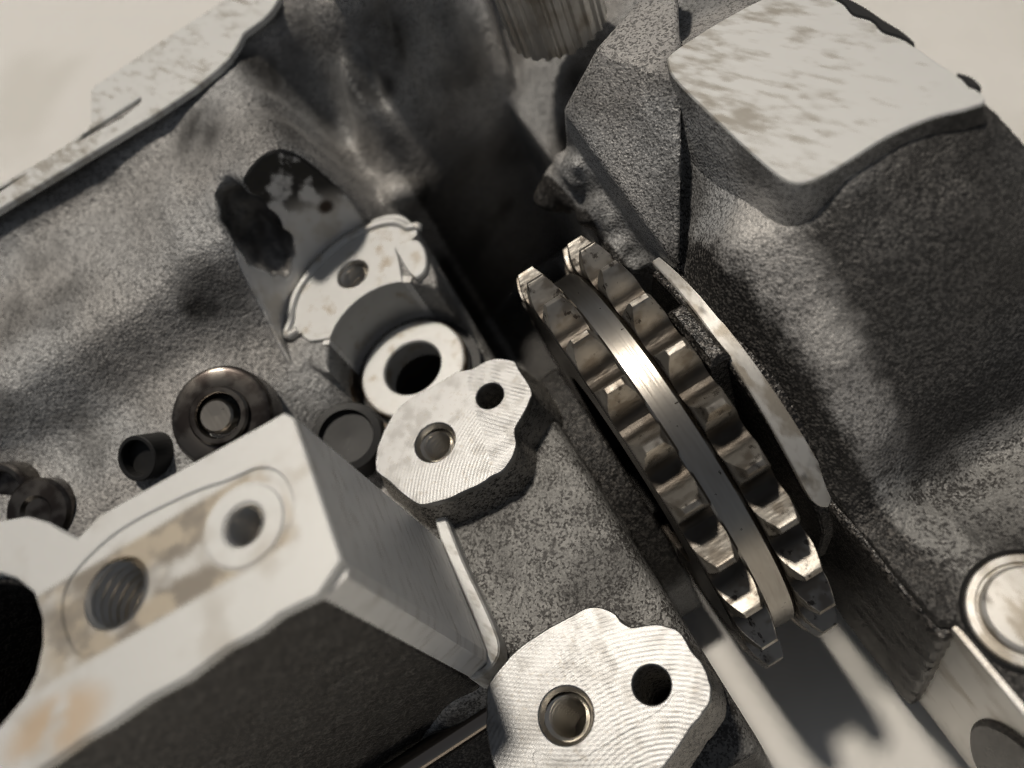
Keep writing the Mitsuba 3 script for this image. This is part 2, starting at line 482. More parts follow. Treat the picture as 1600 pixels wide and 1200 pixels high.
PA += [(52, 82, 20), (52, 74, 14), (54, 66, 8), (60, 66, 12), (60, 80, 22), (80, 70, 22), (60, 95, 30)]
hA = height(PA, (-125, -95), (100, 105))
PB = []
for y, row in {-5: ((49, 13), (53, 18.0), (57, 22.5), (60.5, 25.8), (64, 29)), -15: ((49, 16.5), (52.5, 24), (55.5, 26.3), (58, 26.8), (61, 27.2), (66, 30)), -24: ((49, 14), (53, 21), (57, 24), (61, 26), (65, 29.5)),
               5: ((49, 8), (53, 14), (57, 21), (61, 27), (64, 31)), 12: ((49, 4), (53, 11), (57, 19), (61, 31), (64, 34)), 20: ((49, 0), (53, 8), (57, 15), (61, 23), (66, 30)), 28: ((49, -2), (53, 5), (58, 13), (64, 20), (70, 25)), 38: ((50, -2), (55, 4), (60, 12), (68, 18), (76, 22)), 50: ((52, 0), (58, 8), (66, 14), (80, 20)),
               -31: ((49, 10), (53, 17), (57, 20.5), (62, 21), (68, 26), (80, 27), (92, 24)), -37: ((49, 7), (53, 13), (57, 16), (62, 14), (70, 17), (80, 18), (92, 15)), -44: ((49, 2), (53, 8), (57, 9), (63, 5.5), (72, 8), (84, 8), (95, 6)), -50: ((49, -0.5), (54, 1), (60, -3.5), (70, -6), (80, -5), (88, -3)), -56: ((49, 0.5), (54, 0), (60, -1), (72, -2), (84, -2)), -64: ((49, 1), (54, 1), (60, 0.5), (72, 0), (84, 0)), -74: ((49, 1), (56, 1), (66, 1), (84, 1)), -95: ((49, 1), (60, 1), (84, 1))}.items():
    PB += [(x, y, z) for x, z in row]
PB += [(x, y, 33.4) for x in (70, 78, 86) for y in (10, 0, -10, -20)] + [(67, -21.5, 31.5), (74, -22, 31.5), (81, -23.5, 31.5), (87, -25.5, 31.5), (70, -26, 28.5), (80, -27.5, 28.5), (70, 16, 34), (80, 15, 34), (74, 22, 28), (84, 20, 27), (95, 0, 34), (95, -20, 34)]
hB = height(PB, (40, -100), (130, 60), 0.8)


def capsule(P, a, b, ra, rb):
    a, b = np.asarray(a, float), np.asarray(b, float)
    d = b - a; t = np.clip(((P - a) @ d) / (d @ d), 0, 1)
    return np.linalg.norm(P - a - t[:, None] * d, axis=1) - (ra + (rb - ra) * t)


def F_cast(P):
    x, y, z = P[:, 0], P[:, 1], P[:, 2]
    rough = (meshkit.fbm(P * 0.35, 3, 4) - 0.5) * 0.32 + (meshkit.noise(P * 0.10, 9) - 0.5) * 0.25
    A = (z - hA(x, y)) * 0.75 + rough
    A = np.maximum(A, -67.0 - y)
    xe = 20.3 - 3.9 / (1 + np.exp(-(y - 6.5) * 1.2))
    wallA = smax(x - xe, 0.0 * x - 1e3, .1)
    end = 53.5 + np.maximum(0, x - 20) * 0.42 - y + 0.6 * rough                    # the solid beyond the far end of the chain tunnel
    A = smax(A, np.minimum(wallA + 0.25 * rough, end * 0.9), 2.6)
    A = np.maximum(A, x - 46.5 - np.maximum(0, y - 50) * 0.30)
    led = np.hypot(y + 2.0, z + 45.0) - 33.0 + 0.6 * rough   # oily round ledge left of the sprocket
    led = np.maximum(np.maximum(led, x - 26.0), np.maximum(-33.5 - y, y - 9))
    led = np.maximum(led, -x + 12)
    B = (z - hB(x, y)) * 0.7 + rough * 0.8
    B = smax(B, 48.3 + 1.9 / (1 + np.exp((y + 68) * 4.0)) + 0.1 * rough - x, 0.5)
    B = np.maximum(B, x - 88.6 - np.maximum(0, 34 - z) * 0.42)
    B = np.maximum(B, y - 110)
    facet = np.maximum(-0.63 * x - 0.22 * y + 0.745 * z + 16.2, 0.84 * (x - 62) - 0.50 * (y - 8) - 0.2 * (z - 33))
    facet = np.maximum(np.maximum(facet, -0.35 * x + 0.85 * y + 0.4 * z - 15.2), np.maximum(48.6 - x, z - 34)) + 0.35 * rough
    B = smin(B, np.maximum(facet, x - 78), 0.4)
    # lumps between the tunnel end and the block
    L = capsule(P, (45.5, 33, 3), (50.0, 24, 10), 4.8, 6.0)
    L = smin(L, capsule(P, (48.6, 18, 8), (48.8, 8, 4), 5.0, 4.2), 2.0) + 1.2 * rough + 3.6 * (meshkit.noise(P * 0.3, 31) - 0.5)
    hole = capsule(P, (50, 42.5, 14), (50.3, 40, -20), 3.4, 3.4)
    A = smin(A, capsule(P, (22, 71, 12), (26, 70, 9), 3.4, 3.0) + rough, 3.0)
    for cx, cy, r in ((30, 65.5, 3.2), (37.5, 68.5, 2.4), (44.5, 71, 3.4)):
        A = smin(A, capsule(P, (cx, cy, 3), (cx + .8, cy + 8, 40), r, r * 1.3) + 0.6 * rough, 3.5)
    A = smin(A, capsule(P, (17, 56, 3), (21, 55, 2), 3.0, 2.4) + rough, 2.0)
    f = np.maximum(smin(smin(A, B, 1.5), L, 1.8), -hole)
    f = np.minimum(f, led)
    tool = np.hypot(x - 3.8, y - 29.5) - 20.4 - np.maximum(0, z - 8) * 0.05      # the cutter that faced the flange cut its round wall
    f = np.maximum(f, -np.maximum(tool, 6.0 - z))
    f = smin(f, np.maximum(np.hypot(x - 0.6, y - 31.5) - 15.2, z - 6.2), 0.6)
    pocket = np.linalg.norm((P - np.array([-8.6, 47.5, 21.5])) / np.array([4.2, 9.0, 12.0]), axis=1) - 1
    f = smax(f, -pocket * 4.5 - 2.2 * rough - 1.5 * (meshkit.noise(P * 0.4, 12) - .5), 1.2)
    f = np.maximum(f, -np.maximum(np.hypot(x - 2, y - 20) - 13.0, -7.0 - z))
    f = np.maximum(f, -np.maximum(np.hypot(x - 2, y - 20) - 6.2, -40 - z))
    chan = capsule(P, (48.5, 49, 7), (57, 82, 24), 4.2, 4.6)
    f = smax(f, -chan - 0.4 * rough, 1.5)
    # drillings under the pads
    for cx, cy, r in ((-0.2, 0.0, 3.6), (12.4, 2.2, 2.6), (-1.4, -51.9, 3.6), (11.5, -54.5, 2.6), (1.6, 39.2, 3.25)):
        f = np.maximum(f, -np.maximum(np.hypot(x - cx, y - cy) - r, -26 - z))
    f = np.minimum(f, np.maximum(np.maximum(z + 46 + rough, -14 - y), np.maximum(y - 60, np.abs(x - 36) - 20)))
    # outside of the head
    f = np.maximum(f, -55.5 - z)
    f = np.maximum(f, y - 83.2 - 13.2 / (1 + np.exp(-(x + 26) * 2.0)) - 9 / (1 + np.exp(-(x - 18) * .6)) + np.maximum(0, x - 60) * 0.9)
    return f


cast = surface_nets(F_cast, (-112, -94, -57), (112, 112, 40), 0.62)
# the same casting in three surfaces: grey cast wall, speckled shelf, black oily tunnel
cen = cast.vertices[cast.faces].mean(1)
H = 'cylinder_head'
oily = ((cen[:, 0] > 20.6) & (cen[:, 0] < 53.4 - 1.0 * np.sin(cen[:, 1] * .3)) & (cen[:, 1] < 60) & (cen[:, 2] < np.where(cen[:, 0] > 47, 25, 10)) & ~((cen[:, 0] > 39) & (cen[:, 1] > -7 - 2 * np.sin(cen[:, 0])) & (cen[:, 2] > -8))) | (cen[:, 2] < -14) | ((cen[:, 1] < -38) & (cen[:, 0] < -12))
speck = ~oily & (((cen[:, 0] > -12) & (cen[:, 0] < 21) & (cen[:, 1] < 26) & (cen[:, 2] < 1)) | ((cen[:, 0] > 48) & (cen[:, 1] < -46) & (cen[:, 2] < 12)))
vn = cast.vertex_normals.copy()


def sub(mask):
    return cast.submesh([np.nonzero(mask)[0]], append=True, repair=False)


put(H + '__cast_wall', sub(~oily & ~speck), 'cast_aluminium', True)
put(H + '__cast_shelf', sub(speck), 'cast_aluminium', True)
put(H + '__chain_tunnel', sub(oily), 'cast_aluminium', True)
labels[H] = {'label': 'oily grey cast aluminium cylinder head with bright machined faces on a cream board', 'category': 'cylinder head'}
labels[H + '__cast_shelf'] = {'label': 'speckled rough shelf between the two milled pads'}
labels[H + '__chain_tunnel'] = {'label': 'black oily chain tunnel around the sprocket'}

# ---------------------------------------------------------------- floor
put('floor', prism([(-900, -700), (900, -700), (900, 1100), (-900, 1100)], (), -80, -57, 0.5), 'cream_board', False)
labels['floor'] = {'label': 'plain cream board under the cylinder head', 'category': 'board', 'kind': 'structure'}

# ---------------------------------------------------------------- gasket rail
rail_out = [(-118, 84.6), (-57.9, 84.3), (-48.8, 83.7), (-33.8, 83.4), (-28.4, 83.7), (-27.2, 85.4), (-26.3, 89.9), (-25.2, 95.6), (-23.6, 96.7), (-7.7, 97.4), (8.1, 97.7), (21.3, 99.7), (60, 108)]
rail_in = [(60, 97), (24, 91), (18.9, 87.8), (15.5, 84.8), (13.0, 83.7), (8.4, 83.2), (6.2, 80.6), (3.6, 78.4), (0.6, 77.2), (-5, 76.0), (-14.5, 75.6), (-35.0, 76.3), (-49.7, 76.9), (-118, 77.4)]
g2 = [(-31.2, 82.2), (-20.8, 80.8), (-16.0, 81.9), (-15.8, 83.5), (-29.4, 83.3)]
g1 = [(-60, 82.6), (-49.1, 81.9), (-42.2, 82.4), (-41.9, 83.2), (-48.7, 83.4), (-60, 83.6)]
put(H + '__gasket_rail', prism(rail_out + rail_in, [g2, g1], 33.6, 35, 0.25), 'gasket_face')
put(H + '__gasket_rail__groove', box(-75, -12, 80, 84.2, 33.6, 34.3, 0.1), 'cast_aluminium', False)
labels[H + '__gasket_rail'] = {'label': 'bright flat gasket rail along the far edge'}

# ---------------------------------------------------------------- the square mounting block
blk = spline([(62.5, 12.0), (65.5, 14.2), (80.0, 13.5), (86.6, 9.0), (87.8, -2), (88.1, -12), (88.0, -22.6), (85.6, -23.2), (81.5, -21.4), (75.7, -20.2), (69.7, -20.2), (65.0, -19.9), (62.5, -18.4), (61.7, -14.5), (61.5, -4.0), (61.6, 6.9)], 5)
put(H + '__mounting_block', prism(blk, (), 34.75, 35.2, 0.22, 0.0), 'gasket_face')
put(H + '__mounting_block__cast_side', prism(inset(ccw(blk), 0.02), (), 20, 34.7, 0.02, 3.4), 'cast_aluminium', 25)
rem = spline([(86.6, 7.4), (87.7, 5.6), (88.4, 1.5), (88.5, -2.8), (88.7, -7.0), (88.2, -9.8), (87.6, -7.2), (86.9, -4.8), (87.3, -2.0), (86.4, 0.8), (86.9, 3.6)], 4)
put(H + '__mounting_block__gasket_remnant', prism(rem, (), 34.3, 35.5, 0.25), 'black_rubber', 30)
put(H + '__mounting_block__gasket_remnant', prism(spline([(88.3, -17.6), (89.0, -19.4), (88.6, -21.6), (87.7, -20.6), (88.0, -19.0)], 4), (), 34.4, 35.45, 0.2), 'black_rubber', 30)
rg = np.random.default_rng(8)
crumbs = []
for i in range(14):
    b_ = trimesh.creation.icosphere(1, rg.uniform(0.5, 1.0)); b_.vertices *= rg.uniform(0.7, 1.25, (len(b_.vertices), 1))
    b_.apply_translation(np.array([52.6, 4.0, 13.5]) + rg.normal(size=3) * [1.1, 2.0, 1.6]); crumbs.append(b_)
put(H + '__casting_flash', trimesh.util.concatenate(crumbs), 'thread_metal', False)
ra = np.arange(144) * 2 * np.pi / 144
rib = np.c_[60.5 + (9.2 + 0.35 * np.sign(np.sin(ra * 24))) * np.cos(ra), 52.5 + (9.2 + 0.35 * np.sign(np.sin(ra * 24))) * np.sin(ra)]
put(H + '__ribbed_boss', prism(rib, (), 20.5, 42, 0.4), 'machined_aluminium', False)
labels[H + '__ribbed_boss'] = {'label': 'light ribbed boss at the top edge above a dark pocket'}
labels[H + '__mounting_block'] = {'label': 'flat pale smudged top of the square block beside the sprocket'}

# ---------------------------------------------------------------- milled pads
pad1 = spline([(-11.8, 2.1), (-10.8, 4.4), (-9.2, 6.6), (-6.8, 8.7), (-4.0, 10.5), (-0.6, 11.2), (3.7, 10.8), (6.7, 10.8), (9.6, 10.6), (11.6, 9.6), (13.9, 9.3), (16.3, 8.8), (19.2, 6.2), (19.4, 3.7), (19.3, -1.5), (18.2, -3.0), (16.2, -4.6), (13.3, -6.5), (12.2, -9.2), (10.6, -10.9), (8.2, -12.1), (5.4, -12.0), (2.9, -12.1), (-1.3, -11.5), (-4.7, -10.6), (-7.5, -9.2), (-9.2, -6.0), (-10.6, -1.9), (-11.8, 0.8)], 4)
pad2 = spline([(-10.4, -42.8), (-9.4, -41.9), (-6.6, -40.8), (-2.7, -39.8), (1.8, -39.5), (6.0, -39.8), (8.7, -40.0), (10.8, -41.2), (12.1, -43.0), (12.4, -44.8), (13.3, -46.1), (15.3, -47.0), (17.5, -48.3), (18.9, -50.4), (18.9, -53.3), (19.1, -55.9), (18.8, -58.1), (17.7, -60.1), (15.9, -61.2), (13.6, -61.9), (10.8, -63.1), (8.1, -64.1), (6.1, -64.8), (-0.0, -64.4), (-8.4, -61.1), (-13.7, -56.0), (-14.0, -52.9), (-13.4, -49.6), (-12.0, -45.8)], 4)


def burr(p, s, a=0.10):
    r = np.random.default_rng(s)
    e = r.normal(size=len(p)); e = np.convolve(np.r_[e, e, e], [.25, .5, .25], 'same')[len(p):2 * len(p)]
    return inset(ccw(p), 0) + (ccw(p) - ccw(p).mean(0)) / 15 * (e * a)[:, None]


slot = spline([(14.4, -57.5), (14.3, -59.2), (11.8, -60.6), (7.1, -61.5), (3.5, -62.0), (1.4, -62.0), (-3.0, -60.6), (-7.0, -58.4), (-8.5, -55.2), (-7.5, -53.9), (-6.1, -55.8), (-4.7, -57.1), (-3.0, -57.9), (-1.1, -58.1), (1.1, -58.1), (6.1, -58.1), (11.5, -57.9), (13.3, -57.2)], 3)


for name, out, hs, sd in (('upper', pad1, [((-0.2, 0.0), 3.8), ((12.4, 2.2), 2.55)], 1), ('lower', pad2, [((-1.4, -51.9), 4.05), ((11.5, -54.5), 2.75)], 2)):
    out = burr(out, sd)
    k = put(H + '__milled_pad', prism(out, [circle(c, r) for c, r in hs] + ([slot] if sd == 2 else []), -1.3, 0, 0.2, fine=(2,)), 'milled_pad', 25)
    if sd == 2:
        put(k + '__milled_slot', prism(inset(ccw(slot), -0.2), (), -1.25, -0.16, 0.02), 'milled_pad', False)
    labels[k] = {'label': f'bright milled pad with two holes, the {"one nearer the bracket tower" if name == "upper" else "larger one at the near edge"}'}
    put(k + '__pedestal', prism(inset(ccw(out), 0.12), [circle(c, r + .02) for c, r in hs], -12, -1.35, 0.05, 2.6 if sd == 1 else 1.0), 'speckled_casting', 25)
    (c, r) = hs[0]
    th = thread(r - 0.5, 0.8, 1.5, 16); th.apply_translation([c[0], c[1], -1.1])
    put(k + '__threaded_hole', th, 'thread_metal', 40)
    cs = lathe([(r - 0.55, -1.15), (r - 0.5, -1.0), (r + 0.02, -0.2)][::-1], 48); cs.apply_translation([c[0], c[1], 0])
    put(k + '__countersink', cs, 'thread_metal', 40)
    c, r = hs[1]
    dw = lathe([(r + .05, -0.3), (r + .05, -24)], 40); dw.apply_translation([c[0], c[1], 0])
    put(k + '__dowel_hole', dw, 'dark_bore', True)

# ---------------------------------------------------------------- bearing tower
tw = [(-7.9, -14.6), (-8.9, -35.8), (-13.0, -38.1), (-17.7, -37.5), (-21, -37.9), (-25, -37.5), (-30.2, -38.1), (-35, -37.7), (-40.7, -38.0), (-44, -37.8), (-47.8, -38.1), (-54.9, -38.2), (-75, -38.5),
      (-75, -33), (-58, -30.6), (-54.0, -30.4), (-52.4, -29.6), (-50.4, -28.7), (-48.6, -26.9), (-47.2, -23.8), (-46.7, -20.4), (-47.3, -16.2), (-49.4, -12.8), (-51.6, -10.6), (-55, -9.0), (-75, -8),
      (-75, 2), (-58, 0.5), (-50.6, -2.6), (-46.6, -4.5), (-43.7, -7.4), (-41.7, -10.2), (-40.0, -12.4), (-36.5, -11.1), (-19.3, -12.2), (-11.5, -12.8), (-9.0, -12.9)]
race = spline([(-24.2, -16.2), (-18.9, -17.6), (-14.4, -18.6), (-12.2, -21.3), (-11.9, -25.1), (-13.6, -28.3), (-17.0, -30.1), (-24, -30.0), (-34, -29.2), (-41.5, -28.4), (-43.5, -25), (-43.5, -20), (-41, -17.0), (-34, -15.2)], 5)
hole_a, hole_b = ((-18.6, -24.5), 2.75), ((-36.5, -22.9), 4.6)
cut = circle((-18.6, -24.5), 5.5)
# top skin with a shallow recess, then the body below it
put(H + '__bearing_tower', prism(tw, [race], 42.6, 44, 0.3), 'tower_face', 25)
put(H + '__bearing_tower__recess', prism(inset(ccw(race), -0.3), [circle(*hole_a), circle(*hole_b)], 42.7, 43.72, 0.02), 'tower_face', False)
put(H + '__bearing_tower__washer_seat', prism(circle((-18.6, -24.5), 5.4, 64), [circle((-18.6, -24.5), 2.9)], 43.3, 43.95, 0.2), 'tower_face', 25)
end_block = prism([(-7.9, -14.6), (-8.9, -35.8), (-9.6, -37.2), (-13.0, -38.0), (-13.0, -12.9), (-9.0, -12.9)], (), -9, 42.6, 0.02)
put(H + '__bearing_tower__machined_end', end_block, 'satin_aluminium', False)


def tower_sdf(P):
    x, y, z = P[:, 0], P[:, 1], P[:, 2]
    rough = (meshkit.fbm(P * 0.3, 3, 21) - 0.5) * 1.1
    yf = -37.6 - 0.5 * np.maximum(0, (20 - z)) * 0.02
    f = np.maximum(np.maximum(x + 13.05, -74 - x), np.maximum(yf - y + rough, y + 13.2 + rough * .4 - np.where(x < -44, (-44 - x) * 0.9, 0)))
    f = smax(f, z - 42.55, 0.15)
    f = np.maximum(f, -30 - z)
    f = np.maximum(f, -(np.hypot((x + 60) / 1.0, (y + 20) / 0.85) - 12.9))
    for (c, r) in (hole_a, hole_b):
        f = np.maximum(f, -np.maximum(np.hypot(x - c[0], y - c[1]) - r - 0.5, 8 - z))
    return f


put(H + '__bearing_tower__cast_side', surface_nets(tower_sdf, (-76, -40, -31), (-12, 0, 43.5), 0.6), 'oily_casting', True)
for c, r, p in ((hole_a[0], hole_a[1], 1.0), (hole_b[0], hole_b[1], 1.5)):
    th = thread(r + .02, 0.55 if p < 1.2 else 0.7, p, 22); th.apply_translation([c[0], c[1], 43.7])
    put(H + '__bearing_tower__threaded_hole', th, 'thread_metal', 40)
labels[H + '__bearing_tower'] = {'label': 'tall pale bearing tower top with amber oil stains and two threaded holes'}
lip = ccw([(-6.2, -8.6), (-5.2, -9.2), (-5.9, -20), (-6.0, -30), (-6.6, -36), (-9, -38.3), (-12.6, -38.6), (-13, -37), (-9, -35.8), (-7.8, -14)])
put(H + '__tower_lip', prism(spline(lip, 4), (), -12, -5.0, 0.3, 0.3), 'gasket_face', 25)

# ---------------------------------------------------------------- faced flange, bore and seat ring
BC = (2.0, 20.0)


def at_bore(mesh):
    mesh = mesh.copy(); mesh.apply_translation([BC[0], BC[1], 0]); return mesh


ang = np.radians(np.linspace(55, 141, 40))
arc_in = np.c_[BC[0] + 12.75 * np.cos(ang), BC[1] + 12.75 * np.sin(ang)]
face_out = [(-9.6, 29.2), (-11.4, 30.0), (-12.4, 32.2), (-12.0, 34.7), (-10.0, 38.6), (-7.2, 42.0), (-3.2, 44.6), (1.9, 46.2), (6.9, 46.0), (10.4, 43.0), (11.2, 39.8), (11.0, 35.9), (11.2, 31.9)]
flange = ccw(np.vstack([arc_in, spline(face_out, 4)[4:-8]]))
rim_line = np.array([(-12.9, 34.0), (-13.2, 37.6), (-11.2, 41.4), (-7.9, 44.4), (-2.6, 47.0), (3.8, 48.2), (10.0, 47.2), (13.8, 45.0), (15.4, 42.0), (15.2, 39.4)])
plate = shapely.union_all([Polygon(flange).buffer(0.05), Polygon(spline([(-13.9, 34.0), (-14.2, 38.4), (-12.4, 42.0), (-8.8, 45.2), (-2.6, 48.3), (4.6, 49.6), (11.4, 48.9), (15.3, 46.4), (16.6, 42.4), (16.2, 38.9), (10.4, 38.7), (9.2, 42.2), (5.6, 44.3), (1.9, 44.6), (-3.0, 42.9), (-6.8, 40.4), (-9.6, 37.1), (-10.6, 33.2)], 4)).buffer(0.05)])
flange = np.array(plate.simplify(0.05).exterior.coords)[:-1]
hole_f = (1.6, 39.2)
k = put(H + '__faced_flange', prism(flange, [circle(hole_f, 3.35, 48)], -4, 7.0, 0.15), 'boss_aluminium', 30)
labels[k] = {'label': 'bright half moon flange face with a threaded hole above the bore'}
th = thread(3.05, 0.75, 1.5, 11, 44); th.apply_translation([hole_f[0], hole_f[1], 6.3])
put(k + '__threaded_hole', th, 'thread_metal', 40)
cs = lathe([(3.36, 6.85), (3.0, 6.2)], 48); cs.apply_translation([hole_f[0], hole_f[1], 0])
put(k + '__countersink', cs, 'thread_metal', 40)
path = spline(rim_line, 6)[:-6]
ring = trimesh.creation.sweep_polygon(Polygon(circle((0, 0), 0.95, 16)), np.c_[path, np.full(len(path), 6.95)], engine='earcut')
put(k + '__rolled_rim', ring, 'boss_aluminium', 50)
lug = spline([(11.6, 38.9), (15.6, 37.6), (16.2, 34.0), (14.7, 29.8), (12.2, 28.8), (11.3, 31.0), (11.2, 35.5)], 5)
put(k + '__lug', prism(lug, (), -8, 7.5, 0.3), 'boss_aluminium', 30)
k = put(H + '__bore_wall', at_bore(lathe([(14.2, 6.6), (12.8, 6.6), (12.8, -5.6)], 60, math.radians(48), math.radians(146))), 'satin_aluminium', 30)
put(k + '__lower_lip', at_bore(lathe([(14.6, -8), (14.4, -3.0), (13.8, -2.4), (12.8, -2.6), (12.7, -8)][::-1], 60, math.radians(146), math.radians(250))), 'varnished_aluminium', 30)
labels[k] = {'label': 'smooth hollow bore wall below the half moon flange'}
k = put(H + '__seat_ring', at_bore(lathe([(5.9, -9), (5.9, -4.0), (6.2, -3.7), (10.5, -3.7), (10.9, -4.1), (11.0, -9)][::-1], 96)), 'boss_aluminium', 30)
put(k + '__groove', at_bore(lathe([(12.9, -6.8), (10.9, -6.8)][::-1], 72)), 'dark_bore', True)
put(k + '__bore', at_bore(lathe([(5.95, -38), (5.95, -4.2)][::-1], 64)), 'dark_bore', True)
put(k + '__stained_edge', at_bore(lathe([(10.3, -3.66), (10.92, -4.02), (11.04, -5.2)][::-1], 96)), 'varnished_aluminium', 30)
labels[k] = {'label': 'round pale seat ring with a black open bore and brown varnished edge'}

# ---------------------------------------------------------------- bearing disc on the right wall
AXIS0 = np.array([0.0, -15.463, -18.914])
SPK = np.array([[0, 0, 1, 0], [1, 0, 0, AXIS0[1]], [0, 1, 0, AXIS0[2]], [0, 0, 0, 1.0]])   # local (u, v, h) -> (y, z, x)
aa = np.radians(np.linspace(70, 152, 60)) 
arc = np.c_[34.7 * np.cos(aa), 34.7 * np.sin(aa)]
disc = ccw(np.vstack([arc, [(-31.5, 10), (-29.5, -8), (-14, -24), (14, -24), (20, 10)]]))
put(H + '__bearing_disc', moved(trimesh.Trimesh((lambda m: np.c_[m.vertices[:, :2], 96.1 - m.vertices[:, 2]])(prism(disc, (), 45.6, 50.5, 0.3)), prism(disc, (), 45.6, 50.5, 0.3).faces[:, ::-1], process=False), SPK), 'oily_casting', 25)
ta, V, F = np.linspace(66, 150, 90), [], []
for i, t in enumerate(ta):
    q = (t - 66) / 84
    x0 = 46.9 - 1.7 * q ** 0.8
    x1 = 48.6 + 0.7 * q
    mid, hw = (x0 + x1) / 2, (x1 - x0) / 2 * math.sqrt(max(0.02, 1 - max(0.0, (q - 0.90) / 0.10) ** 2))
    c_, s_ = math.cos(math.radians(t)), math.sin(math.radians(t))
    for r_, xx in ((34.2, mid - hw), (34.95, mid - hw + 0.12), (35.1, mid - hw + 0.35), (35.1, mid + hw - 0.2), (34.2, mid + hw)):
        V.append((r_ * c_, r_ * s_, xx))
    if i:
        for j in range(4):
            a_, b_ = (i - 1) * 5 + j, i * 5 + j
            F += [(a_, a_ + 1, b_ + 1), (a_, b_ + 1, b_)]
strip = trimesh.Trimesh(np.array(V), np.array(F), process=False)
put(H + '__bearing_disc__machined_edge', moved(strip, SPK), 'worn_edge', 30)
put(H + '__bearing_disc__cast_tab', box(42.9, 46.4, -25.0, -13.0, -4, 16.6, 0.8), 'oily_casting', 30)
labels[H + '__bearing_disc'] = {'label': 'dark round bearing housing with a bright machined edge behind the sprocket'}

# ---------------------------------------------------------------- double sprocket
PITCH = 2 * math.pi / 26
pr, rr = 38.6, 2.6
ph = PITCH / 2
u, w = np.array([math.cos(ph), math.sin(ph)]), np.array([math.sin(ph), -math.cos(ph)])
flank = [pr * u - rr * math.cos(t) * u + rr * math.sin(t) * w for t in np.radians([0, 15, 30, 45, 60])]
flank = [(33.0, 33.0 * math.tan(ph))] + [tuple(q) for q in flank]
flank += [(38.3, 1.84), (39.4, 1.36), (40.4, 0.94), (41.1, 0.62), (41.3, 0.45)]
V, F = [], []
for r_, t_ in flank:
    hw = 2.65 - max(0.0, r_ - 37.4) ** 1.5 * 0.165
    V += [(r_, t_, hw), (r_, -t_, hw), (r_, -t_, -hw), (r_, t_, -hw)]
n = len(flank)
for i in range(n - 1):
    for j in range(4):
        a_, b_ = 4 * i + j, 4 * i + (j + 1) % 4
        F += [(a_, b_ + 4, b_), (a_, a_ + 4, b_ + 4)]
F += [(4 * n - 4, 4 * n - 2, 4 * n - 3), (4 * n - 4, 4 * n - 1, 4 * n - 2), (0, 1, 2), (0, 2, 3)]
tooth = trimesh.Trimesh(np.array(V), np.array(F), process=False); tooth.fix_normals()
tooth.apply_scale(MM)
tooth_ply = mikit.ply(tooth, 'oiled_steel', 22)
SP = 'double_sprocket'
for X0 in (29.424, 39.664):
    rk = f'{SP}__toothed_ring' + ('' if X0 < 35 else '_001')
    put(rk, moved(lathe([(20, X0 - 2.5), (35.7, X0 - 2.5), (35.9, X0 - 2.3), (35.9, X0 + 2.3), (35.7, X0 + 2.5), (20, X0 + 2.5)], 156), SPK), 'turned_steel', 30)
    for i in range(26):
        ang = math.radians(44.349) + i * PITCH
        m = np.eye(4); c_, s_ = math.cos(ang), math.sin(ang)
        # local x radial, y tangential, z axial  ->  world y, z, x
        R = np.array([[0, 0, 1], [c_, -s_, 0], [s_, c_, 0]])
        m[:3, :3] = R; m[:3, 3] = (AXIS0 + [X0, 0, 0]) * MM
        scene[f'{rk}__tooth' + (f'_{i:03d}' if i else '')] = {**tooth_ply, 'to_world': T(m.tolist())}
put(SP + '__hub', moved(lathe([(12, 31.9), (35.9, 31.9), (36.3, 32.15), (36.5, 32.5), (36.5, 36.3), (36.2, 36.65), (35.8, 36.9), (35.6, 37.1), (12, 37.1)], 180), SPK), 'turned_steel', 20)
labels[SP] = {'label': 'double toothed brown steel timing sprocket standing in the black chain tunnel', 'category': 'sprocket'}

# ---------------------------------------------------------------- right side: machined wall, cast tongue, plug
wall = ccw([(-92.0, -54.5), (-92, 0.6), (-68.5, 0.6), (-68.5, -54.5)])
def yz_plate(poly, x0, x1, c=0.2):
    m = prism(poly, (), 0, x1 - x0, c)
    v = m.vertices
    m = trimesh.Trimesh(np.c_[x1 - v[:, 2], v[:, 0], v[:, 1]], m.faces, process=False); m.fix_normals()
    return m


put(H + '__machined_wall', yz_plate(wall, 49.4, 50.6), 'machined_aluminium', 25)
labels[H + '__machined_wall'] = {'label': 'grey brushed wall at the open end of the chain tunnel'}


def tongue_sdf(P):
    x, y, z = P[:, 0], P[:, 1], P[:, 2]
    rough = (meshkit.fbm(P * 0.3, 3, 5) - 0.5) * 1.6
    f = np.maximum(np.maximum(47.4 - x, x - 52), np.maximum(-69.3 - y, y + 30))
    f = smax(f, z + 0.6, 1.2)
    f = np.maximum(f, -54 - z)
    groove = np.hypot(x - 45.2, (z + 22 - (y + 60) * 0.5) * 0.35) - 2.2
    return smax(f, -groove, 1.0) + rough * 0.5


put(H + '__cast_tongue', surface_nets(tongue_sdf, (44, -71, -56), (53, -28, 2), 0.55), 'oily_casting', True)
labels[H + '__cast_tongue'] = {'label': 'black rough cast rib running down the tunnel wall'}
lump = spline([(-84, -6), (-80, -12), (-78, -22), (-79, -34), (-83, -44), (-92, -48), (-95, -20), (-92, -4)], 5)
put(H + '__cast_rib', yz_plate(lump, 48.4, 50, 0.5), 'oily_casting', 25)

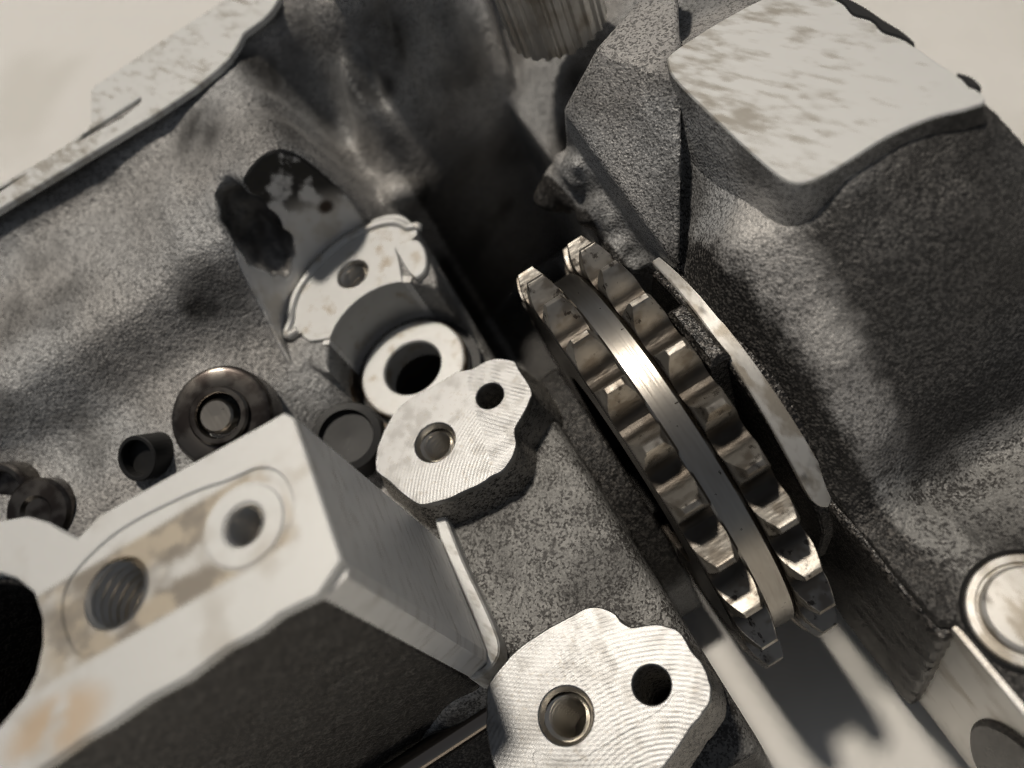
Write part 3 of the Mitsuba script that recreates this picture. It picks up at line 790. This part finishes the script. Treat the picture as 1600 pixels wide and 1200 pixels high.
pl = 'round_plug'
PLC = (58.6, -71.6)
m_ = lathe([(7.6, -2), (7.6, 1.2), (7.3, 1.6), (6.4, 1.7), (6.2, 1.2), (5.9, 1.2), (5.7, 2.4), (5.2, 2.8), (0.01, 3.0)], 72); m_.apply_translation([PLC[0], PLC[1], 0])
put(pl + '__cap', m_, 'worn_edge', 30)
m_ = lathe([(8.2, -1), (8.2, 1.35), (7.9, 1.75), (7.6, 1.4), (7.6, -1)], 72); m_.apply_translation([PLC[0], PLC[1], 0])
put(pl + '__seal', m_, 'black_rubber', 30)
labels[pl] = {'label': 'round metal plug in a black seal ring at the right edge', 'category': 'plug'}

# ---------------------------------------------------------------- bolts, sleeve and pin
def turned(key, profile, origin, axis, mat, n=64):
    return put(key, moved(lathe(profile, n), frame(origin, axis, (0.1, 1, 0.2))), mat, 30)


bx = (-30.3, 20.3, 13.2); bax = (0.05, -0.42, 0.9)
turned('flanged_bolt__flange', [(9.3, -7), (9.3, -0.9), (8.9, -0.2), (8.2, 0.1), (5.9, 0.25), (4.9, 0.0), (4.4, 0.0)], bx, bax, 'oiled_bolt')
turned('flanged_bolt__collar', [(5.4, -1), (5.4, 0.9), (5.0, 1.3), (4.2, 1.3), (4.0, 0.9), (3.9, -1.2)], bx, bax, 'oiled_bolt')
turned('flanged_bolt__head', [(3.1, -2), (3.1, 0.6), (2.7, 1.0), (0.01, 0.95)], (bx[0] - .5, bx[1] + .3, bx[2]), bax, 'turned_steel')
labels['flanged_bolt'] = {'label': 'dark oily flanged bolt just behind the pale bearing tower', 'category': 'bolt'}
turned('valve_sleeve', [(4.1, -14), (4.1, -0.2), (3.9, 0), (3.4, 0), (3.2, -0.3), (3.2, -2.2), (0.01, -2.3)], (-46.4, 20.4, 15.4), (-0.25, -0.45, 0.86), 'black_rubber')
labels['valve_sleeve'] = {'label': 'short black open sleeve left of the flanged bolt', 'category': 'sleeve'}
turned('black_cap', [(7.0, -8), (7.0, -1), (6.6, -0.2), (5.2, 0.1), (4.9, -1.2), (0.01, -1.4)], (-14.4, 11.4, 0.3), (0.1, -0.25, 0.96), 'black_rubber')
labels['black_cap'] = {'label': 'black round cap half hidden between the tower and the upper milled pad', 'category': 'cap'}
turned('varnished_ring', [(6.5, -6), (6.5, -0.4), (6.1, 0), (5.2, 0), (4.8, -0.4), (4.8, -2.5), (0.01, -2.6)], (-74.4, 30.6, 15.0), (-0.2, -0.45, 0.87), 'oiled_bolt')
labels['varnished_ring'] = {'label': 'brown varnished ring cut off by the left edge', 'category': 'ring'}
turned('dark_valve_cap', [(6.2, -8), (6.2, -0.8), (5.6, 0), (3.0, 0.3), (2.4, -0.4), (0.01, -0.4)], (-68.0, 23.4, 14.2), (0.0, -0.45, 0.87), 'oiled_bolt')
labels['dark_valve_cap'] = {'label': 'dark oily round cap behind the left end of the tower', 'category': 'cap'}
turned('polished_shaft', [(0.01, 0), (1.9, 0.1), (2.2, 0.5), (2.2, 33), (1.9, 33.4), (0.01, 33.5)], (-48, -41.5, -17), (1, 0.02, 0.02), 'polished_pin')
labels['polished_shaft'] = {'label': 'thin polished brown shaft in the dark valley beside the lower milled pad', 'category': 'shaft'}
